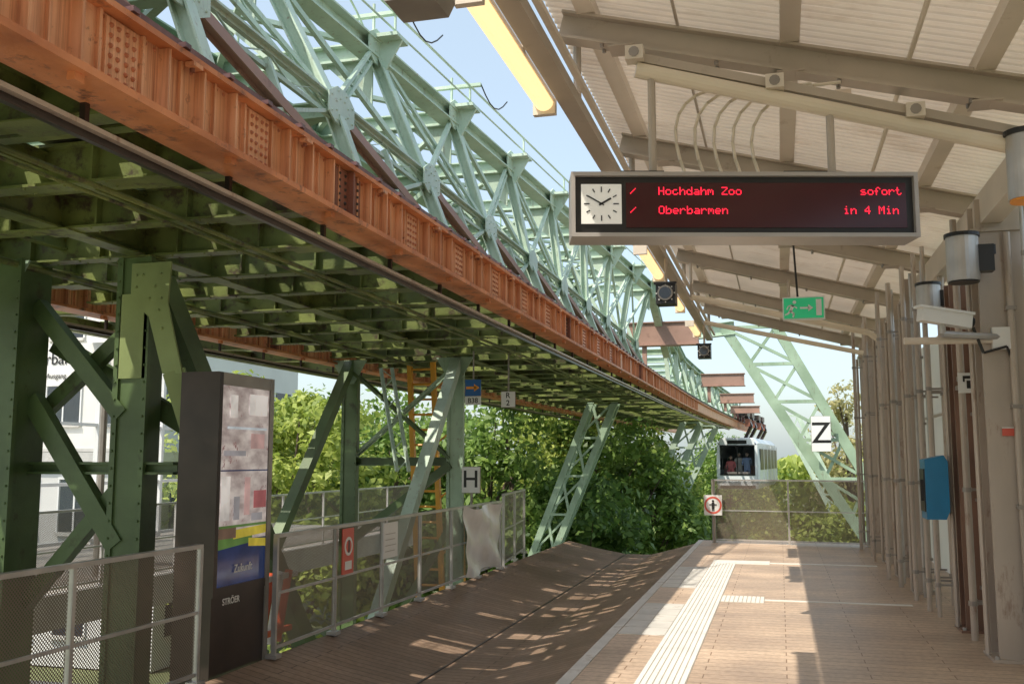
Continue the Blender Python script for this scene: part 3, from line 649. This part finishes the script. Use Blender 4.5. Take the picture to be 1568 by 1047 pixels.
pal=[PP,pm('reflection_pink',(.55,.36,.35)),pm('reflection_grey',(.34,.33,.36)),pm('reflection_sky',(.58,.64,.70)),pm('poster_navy',(.015,.03,.10)),pm('poster_yellow',(.55,.45,.05)),pm('poster_green',(.10,.20,.05)),pm('reflection_red',(.40,.12,.13)),pm('poster_brown',(.16,.10,.07)),pm('reflection_white',(.75,.72,.70))]
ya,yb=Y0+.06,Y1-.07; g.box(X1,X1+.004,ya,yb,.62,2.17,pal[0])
lv=[0]
def pr(y0,y1,z0,z1,m,sk=0):
    lv[0]+=1; x=X1+.0045+.0004*lv[0]; a=ya+(yb-ya)*y0;b=ya+(yb-ya)*y1
    g.face([(x,a,z0),(x,b,z0+sk),(x,b,z1+sk),(x,a,z1)],pal[m])
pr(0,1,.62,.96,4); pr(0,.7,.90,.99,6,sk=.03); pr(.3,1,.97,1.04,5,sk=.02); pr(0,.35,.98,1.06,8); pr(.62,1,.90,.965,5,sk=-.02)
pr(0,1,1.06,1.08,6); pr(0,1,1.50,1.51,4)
pr(.02,.2,1.12,1.46,9); pr(.5,.62,1.15,1.45,1); pr(.7,.98,1.2,1.34,7); pr(.66,.9,1.1,1.16,2); pr(.28,.4,1.12,1.3,2); pr(.05,.5,1.62,1.66,2); pr(.1,.95,1.83,1.85,3); pr(.15,.3,1.92,2.1,9); pr(.6,.9,1.68,1.8,1); pr(.55,.95,1.95,2.12,9)  # upper patches paint more reflections on the screen glass
g.build('poster',e)
text('caption','STRÖER',.07,(X1+.002,6.98,.50),WHITE,e,rot=(math.pi/2,0,math.pi/2),bold=.001)
text('headline','Zukunft',.085,(X1+.016,7.12,.74),WHITE,e,rot=(math.pi/2,0,math.pi/2),bold=.001)
# ------------------------------------------------------------------ opposite platform & buildings
g=MB(); g.box(-13,-8.3,2,22,-.3,0,PAVE); g.box(-8.42,-8.28,2,22,-.4,.004,GREYP); g.build('opposite_platform')
e=empty('station_name_sign'); g=MB(); g.box(-11.2,-8.9,11.7,11.78,2.62,3.22,WHITE); g.cyl((-9.1,11.74,0),(-9.1,11.74,2.62),.05,STEELD,8); g.cyl((-11.0,11.74,0),(-11.0,11.74,2.62),.05,STEELD,8); g.build('board',e)
text('name','Oberbarmen',.24,(-9.25,11.69,3.0),BLACK,e,align='RIGHT'); text('sub','Ausgang',.10,(-9.72,11.69,2.76),BLACK,e,align='RIGHT')
e=empty('glass_windscreen'); g=MB()
for k in range(10): g.box(-12.6,-12.5,4+k*2,4.08+k*2,0,3.6,WHITE)
for z in (.05,1.1,2.2,3.55): g.box(-12.58,-12.52,4,22,z,z+.06,WHITE)
g.build('frame',e); p=MB(); p.face([(-12.55,4,.1),(-12.55,22,.1),(-12.55,22,3.55),(-12.55,4,3.55)],GLASSC); p.build('pane',e)
def building(name,x0,x1,y0,y1,z1,wall,nf,nwx,side=True):
    e=empty(name); g=MB(); w=MB(); z0=-5.15
    g.box(x0,x1,y0,y1,z0,z1,wall); g.box(x0-.3,x1+.3,y0-.3,y1+.3,z1,z1+.3,GREYP)
    fh=(z1-z0)/nf; bw=(x1-x0)/nwx
    for f in range(nf):
        for k in range(nwx):
            a=x0+bw*(k+.22);b=x0+bw*(k+.78);c=z0+fh*(f+.3);d=z0+fh*(f+.82)
            w.box(a,b,y0-.03,y0+.02,c,d,GLASSD); g.box(a-.08,b+.08,y0-.14,y0-.001,c-.12,c-.002,GREYP)
            for xx in (a-.08,(a+b)/2-.03,b+.01): g.box(xx,xx+.06,y0-.07,y0-.032,c,d,WHITE)
            g.box(a-.08,b+.08,y0-.07,y0-.001,d+.001,d+.08,WHITE)
        if f: g.box(x0-.05,x1+.05,y0-.06,y0-.001,z0+fh*f-.05,z0+fh*f+.08,GREYP)
        if side:
            nb=max(2,int((y1-y0)/3))
            for k in range(nb):
                a=y0+(y1-y0)/nb*(k+.25);b=y0+(y1-y0)/nb*(k+.75); w.box(x1-.02,x1+.03,a,b,z0+fh*(f+.3),z0+fh*(f+.82),GLASSD)
    g.build('walls',e); w.build('windows',e)
building('apartment_building',-44,-24,34,46,9,M('render_white',(.74,.72,.67),.8,0,.06,.5),4,7)
building('apartment_building',-60,-46,30,44,11,M('render_cream',(.62,.52,.38),.8,0,.06,.5),5,5)
building('station_building',-30,-19.5,28,33,1.5,M('render_grey',(.68,.67,.64),.8,0,.06,.5),2,5)
building('apartment_building',10,24,110,125,7,M('render_sand',(.55,.48,.4),.8,0,.06,.5),4,6)
# ------------------------------------------------------------------ train
tr=empty('suspended_train',(-2.16,53,0),-math.radians(4)); 
CB=M('train_paint',(.78,.82,.84),.3,0,.03,1); CL=M('train_light_blue',(.54,.70,.77),.3,0,.05,1)
g=MB(); L=12
prof=[(-.95,.0),(.95,.0),(1.1,.25),(1.12,1.3),(1.05,2.4),(.8,2.68),(-.8,2.68),(-1.05,2.4),(-1.12,1.3),(-1.1,.25)]
n=len(prof)
def ring(y,s=1,dz=0): return [(p[0]*s,y,(p[1]-1.3)*s+1.3+dz) for p in prof]
secs=[ring(0,.94),ring(.25,1),ring(L,1),ring(L+.25,.94)]
for a,b in zip(secs[:-1],secs[1:]):
    for i in range(n):
        j=(i+1)%n
        g.face([a[i],a[j],b[j],b[i]],CL if i in(1,8,0) else CB)
g.face(secs[-1],CB)
g.box(-1.03,1.03,-.03,.03,.02,.75,CB); g.box(-.9,.9,-.03,.03,2.3,2.62,CB); g.box(-.5,.5,-.04,-.031,2.35,2.55,BLACK)
g.box(-1.04,-.90,-.04,.04,.751,2.299,CB); g.box(.90,1.04,-.04,.04,.751,2.299,CB); g.box(-.90,.90,-.05,-.031,.72,.80,BLACK); g.box(-.03,.03,-.045,-.01,.80,2.299,BLACK); g.box(-.90,.90,-.045,-.01,2.22,2.299,BLACK)
for x in (-.8,.8): g.cyl((x,-.06,.45),(x,-.02,.45),.1,WHITE,12)
g.box(-.9,.9,-.12,-.031,.05,.2,BLACK)
for k in range(5):
    y0=.6+k*2.3
    for s in (-1,1): g.box(min(s*1.10,s*1.135),max(s*1.10,s*1.135),y0,y0+1.9,1.0,2.1,BLACK)
    for s in (-1,1): g.box(min(s*1.10,s*1.142),max(s*1.10,s*1.142),y0+2.0,y0+2.15,.2,2.3,WHITE)
g.box(-.9,.9,0.3,11.8,.12,.16,STEELD)
for y in (1.2,3.2,5.4): 
    for x in (-.6,.6): g.box(x-.3,x+.3,y,y+.4,.5,.58,REDL); g.box(x-.3,x+.3,y+.4,y+.46,.5,1.2,REDL)
g.box(-.6,.6,.2,.45,.16,.9,STEELD)
g.build('body',tr); p=MB(); p.face([(-.90,-.02,.80),(.90,-.02,.80),(.90,-.02,2.22),(-.90,-.02,2.22)],GLASS); p.build('windscreen',tr)
g=MB()
for y in (1.5,4,8,10.5):
    g.beam((.3,y,2.68),(.62,y,3.3),.5,.16,DBROWN); g.beam((.62,y,3.3),(.35,y,3.95),.5,.16,DBROWN); g.box(-.3,.5,y-.7,y+.7,3.85,4.15,DBROWN)
    for d in (-.5,.5): g.cyl((-.06,y+d,3.95),(.06,y+d,3.95),.33,RAILM,16)
    g.box(.35,.6,y-.5,y+.5,3.3,3.7,REDB); g.cyl((.2,y-.8,4.0),(.2,y-.6,4.0),.15,BLACK,10)
g.build('bogies',tr)
SKIN=M('skin',(.62,.42,.33),.5,var=.05)
def person(name,loc,shirt,hair,lean=0,raise_arm=False,seated=False):
    e=empty(name,loc); e.parent=tr
    vs=[(0,0,.95),(0,0,1.15),(0,lean*.3,1.38),(0,lean*.5,1.50)]
    rad=[.15,.14,.15,.06]; ed=[(0,1),(1,2),(2,3)]
    for s in (-1,1):
        k=len(vs); up=raise_arm and s>0
        vs+=[(s*.19,lean*.3,1.40),(s*.25,-.03,1.14),((s*.20),-.22,1.12+(.25 if up else 0)),(s*.19,-.30,1.12+(.3 if up else 0))]
        rad+=[.065,.048,.036,.034]; ed+=[(2,k),(k,k+1),(k+1,k+2),(k+2,k+3)]
        for f in range(5):
            q=len(vs); o=(f-2)*.018*(-s); L=(.05,.08,.09,.085,.065)[f]
            vs+=[(s*.19+o,-.33,vs[k+3][2]),(s*.19+o*1.1,-.33-L*.6,vs[k+3][2]-.01),(s*.19+o*1.1,-.33-L,vs[k+3][2]-.035)]; rad+=[.010,.009,.008]; ed+=[(k+3,q),(q,q+1),(q+1,q+2)]
        k=len(vs)
        if seated: vs+=[(s*.1,-.02,.9),(s*.11,-.45,.88),(s*.11,-.45,.48),(s*.11,-.58,.44)]
        else: vs+=[(s*.1,0,.85),(s*.11,-.02,.5),(s*.11,.02,.09),(s*.12,-.13,.05)]
        rad+=[.10,.065,.045,.04]; ed+=[(0,k),(k,k+1),(k+1,k+2),(k+2,k+3)]
    me=bpy.data.meshes.new('clothed_body'); me.from_pydata(vs,ed,[]); me.materials.append(shirt)
    o=bpy.data.objects.new('clothed_body',me); scene.collection.objects.link(o); o.parent=e
    m=o.modifiers.new('skin','SKIN')
    for i,r in enumerate(rad): me.skin_vertices[0].data[i].radius=(r,r)
    me.skin_vertices[0].data[0].use_root=True
    m2=o.modifiers.new('sub','SUBSURF'); m2.levels=1; m2.render_levels=1
    bm=bmesh.new()
    bmesh.ops.create_uvsphere(bm,u_segments=16,v_segments=12,radius=1)
    for v in bm.verts:
        c=v.co; j=1-.25*max(0,-c.z)**1.5
        v.co=Vector((c.x*.075*j,c.y*.095*j,c.z*.12))
        if v.co.y<0 and abs(v.co.x)<.015 and -.04<v.co.z<.01: v.co.y-=.02
    for f in bm.faces:
        cc=f.calc_center_median(); f.material_index=1 if (cc.z>.055 or (cc.y>.0 and cc.z>-.05)) else 0; f.smooth=True
    bmesh.ops.translate(bm,verts=bm.verts,vec=(0,lean*.6-.01,1.64))
    me=bpy.data.meshes.new('head'); bm.to_mesh(me); bm.free(); me.materials.append(SKIN); me.materials.append(hair)
    h=bpy.data.objects.new('head',me); scene.collection.objects.link(h); h.parent=e
    g=MB()
    for s in (-1,1): g.cyl((s*.028,lean*.6-.098,1.65),(s*.028,lean*.6-.103,1.65),.010,BLACK,6); g.beam((s*.075,lean*.6,1.62),(s*.075,lean*.6,1.67),.02,.02,SKIN)
    g.beam((-.022,lean*.6-.088,1.585),(.022,lean*.6-.088,1.585),.012,.008,REDL); g.build('face_features',e)
person('train_driver',(.42,.75,.16),M('shirt_blue',(.22,.30,.48),.7),M('hair_dark',(.03,.02,.015),.6),-.05,True)
person('passenger',(-.45,.9,.0),M('shirt_red',(.65,.16,.16),.7),M('hair_brown',(.12,.06,.03),.6),0,False,True)
person('passenger',(-.05,1.3,.16),M('shirt_white',(.75,.73,.70),.7),M('hair_grey',(.3,.28,.25),.6),0)
# ------------------------------------------------------------------ trees
def leafmat(name,c1,c2,c3,tr=.45):
    m=bpy.data.materials.new(name); n,l=nt(m); b=n['Principled BSDF']; o=n['Material Output']
    gi=n.new('ShaderNodeNewGeometry'); r=n.new('ShaderNodeValToRGB'); r.color_ramp.elements[0].color=(*c1,1); r.color_ramp.elements[1].color=(*c3,1); x=r.color_ramp.elements.new(.55); x.color=(*c2,1)
    l.new(gi.outputs['Random Per Island'],r.inputs[0]); l.new(r.outputs[0],b.inputs['Base Color']); b.inputs['Roughness'].default_value=.5
    t=n.new('ShaderNodeBsdfTranslucent'); l.new(r.outputs[0],t.inputs[0]); mx=n.new('ShaderNodeMixShader'); mx.inputs[0].default_value=tr
    l.new(b.outputs[0],mx.inputs[1]); l.new(t.outputs[0],mx.inputs[2]); l.new(mx.outputs[0],o.inputs[0]); return m
LG=leafmat('leaves_green',(.10,.18,.035),(.19,.31,.06),(.32,.44,.10))
LY=leafmat('leaves_yellow_green',(.22,.30,.05),(.38,.46,.09),(.54,.60,.15))
LD=leafmat('leaves_dark',(.06,.13,.03),(.13,.23,.05),(.22,.34,.08))
LW=leafmat('leaves_willow',(.38,.36,.15),(.54,.50,.24),(.64,.60,.34),.5)
BARK=M('bark',(.12,.09,.065),.9,0,.3,6,.5,30)
def tree(name,x,y,ztop,r,mat,n=6000,leaf=.17,clumps=46,seed=0,zb=-5.2,low=.18):
    rs=np.random.RandomState(seed); h=ztop-zb
    e=empty(name,(x,y,zb)); t=MB()
    cz0=h*low; cc=(h+cz0)/2; ch=(h-cz0)/2
    pts=[V(0,0,0)]; 
    for k in range(1,6): pts.append(V(rs.normal()*.12*k*.5,rs.normal()*.12*k*.5,h*.8*k/5))
    for k in range(5): t.cyl(pts[k],pts[k+1],.28*(1-k/6)*h/10,BARK,8,.28*(1-(k+1)/6)*h/10,cap=False)
    u=rs.normal(size=(clumps,3)); u/=np.linalg.norm(u,axis=1)[:,None]; rad=rs.uniform(.25,1,clumps)**.55
    C0=u*rad[:,None]*np.array([r*.82,r*.82,ch*.86])+np.array([0,0,cc])
    for k in range(min(16,clumps)):
        a=pts[1+k%4]; b=Vector(C0[k]); md=a.lerp(b,.5)+V(0,0,-.1*r*.3); t.cyl(a,md,.07*h/10,BARK,6,.05*h/10,cap=False); t.cyl(md,b,.05*h/10,BARK,5,.015,cap=False)
    t.build('trunk',e)
    cr=rs.uniform(.13,.31,clumps)*r
    idx=rs.randint(0,clumps,n); d=rs.normal(size=(n,3)); d/=np.linalg.norm(d,axis=1)[:,None]
    q=rs.uniform(.35,1.15,n)
    P=C0[idx]+d*(cr[idx]*q)[:,None]*np.array([1.15,1.15,.75])
    nr=d*.9+rs.normal(size=(n,3))*.6+np.array([0,0,.45]); nr/=np.linalg.norm(nr,axis=1)[:,None]
    a=np.cross(nr,rs.normal(size=(n,3))); a/=np.linalg.norm(a,axis=1)[:,None]; b=np.cross(nr,a)
    s=(leaf*rs.uniform(.6,1.35,n))[:,None]
    v=np.stack([P-a*s,P-b*s*.55+nr*s*.12,P+a*s*1.1,P+b*s*.55+nr*s*.12],1).reshape(-1,3)
    me=bpy.data.meshes.new('crown'); me.vertices.add(4*n); me.vertices.foreach_set('co',v.ravel())
    me.loops.add(4*n); me.loops.foreach_set('vertex_index',np.arange(4*n)); me.polygons.add(n); me.polygons.foreach_set('loop_start',np.arange(n)*4); me.polygons.foreach_set('loop_total',np.full(n,4))
    me.materials.append(mat); me.update(calc_edges=True); me.validate()
    o=bpy.data.objects.new('crown',me); scene.collection.objects.link(o); o.parent=e
    return e
T=[('linden_tree',-17.5,30,5.2,3.6,LY,5),('linden_tree',-14.2,27.5,4.6,3.2,LY,6),('chestnut_tree',-15,37,5.6,4.4,LG,7),('chestnut_tree',-9.8,34,4.5,3.8,LG,8),
('chestnut_tree',-10.5,41,5.4,4.5,LY,9),('linden_tree',-7.4,40,4.4,3.6,LG,10),('chestnut_tree',-9.2,48,5.4,4.3,LG,11),('linden_tree',-6.6,51,4.2,3.2,LY,12),('linden_tree',-4.0,80,4.6,4.4,LG,13),
('linden_tree',.6,52,-1.0,2.8,LY,14),('linden_tree',4.2,54,-.4,3.0,LY,15),('chestnut_tree',-20,38,5.5,4.2,LG,16),('chestnut_tree',-6.6,33,1.2,3.2,LD,17),('linden_tree',-5.4,42,2.3,2.7,LG,18),('chestnut_tree',-12.5,31,3.4,3.4,LG,21),('linden_tree',-3.2,46,-.6,2.6,LG,22),('linden_tree',-1.2,44,-1.6,2.4,LY,23)]
for nm,x,y,zt,r,m,s in T: tree(nm,x,y,zt,r,m,9000,.14,66,s,low=.05)
tree('willow_tree',4.0,60,7.2,2.7,LW,3400,.14,56,31,low=.2); tree('willow_tree',6.8,64,6.6,3.2,LW,3800,.14,70,32,low=.2)
rs=np.random.RandomState(4); n=26000
xx=rs.uniform(-90,45,n); base=1.2+1.3*np.sin(xx*.23)+.8*np.sin(xx*.61+1); zz=-5+rs.uniform(0,1,n)**.8*(base+4.5); yy=95+rs.uniform(-4,4,n)+5*np.sin(xx*.4)
P=np.stack([xx,yy,zz],1); nr=rs.normal(size=(n,3))+np.array([0,-.6,.5]); nr/=np.linalg.norm(nr,axis=1)[:,None]; a=np.cross(nr,rs.normal(size=(n,3))); a/=np.linalg.norm(a,axis=1)[:,None]; b=np.cross(nr,a); s=rs.uniform(.25,.6,n)[:,None]
v=np.stack([P-a*s,P-b*s*.6,P+a*s,P+b*s*.6],1).reshape(-1,3)
me=bpy.data.meshes.new('distant_trees'); me.from_pydata(v.tolist(),[],[(4*i,4*i+1,4*i+2,4*i+3) for i in range(n)]); me.materials.append(LY); o=bpy.data.objects.new('distant_trees',me); scene.collection.objects.link(o)
# ------------------------------------------------------------------ light, world, camera
S=V(-.41,-.55,1).normalized()
ld=bpy.data.lights.new('sun','SUN'); ld.energy=5; ld.angle=math.radians(.5); ld.color=(1,.92,.79)
lo=bpy.data.objects.new('sun',ld); scene.collection.objects.link(lo); lo.rotation_euler=(-S).to_track_quat('-Z','Y').to_euler()
w=bpy.data.worlds.new('World'); scene.world=w; w.use_nodes=True; n=w.node_tree.nodes; l=w.node_tree.links
sk=n.new('ShaderNodeTexSky'); sk.sky_type='NISHITA'; sk.sun_disc=False; sk.sun_elevation=math.asin(S.z); sk.sun_rotation=math.atan2(S.x,S.y); sk.dust_density=2.5; sk.ozone_density=1.0
hz=n.new('ShaderNodeVectorMath'); hz.operation='ADD'; hz.inputs[1].default_value=(2.65,3.1,3.15)   # even pale lift added to the sky for haze and fill light
l.new(sk.outputs[0],hz.inputs[0]); l.new(hz.outputs[0],n['Background'].inputs[0]); n['Background'].inputs[1].default_value=.15
cd=bpy.data.cameras.new('camera'); cd.sensor_width=36; cd.lens=34.44; cd.clip_end=3000; cd.clip_start=.05
co=bpy.data.objects.new('camera',cd); scene.collection.objects.link(co); co.location=(0,0,H); co.rotation_euler=(math.radians(96.77),0,math.radians(15.2)); scene.camera=co
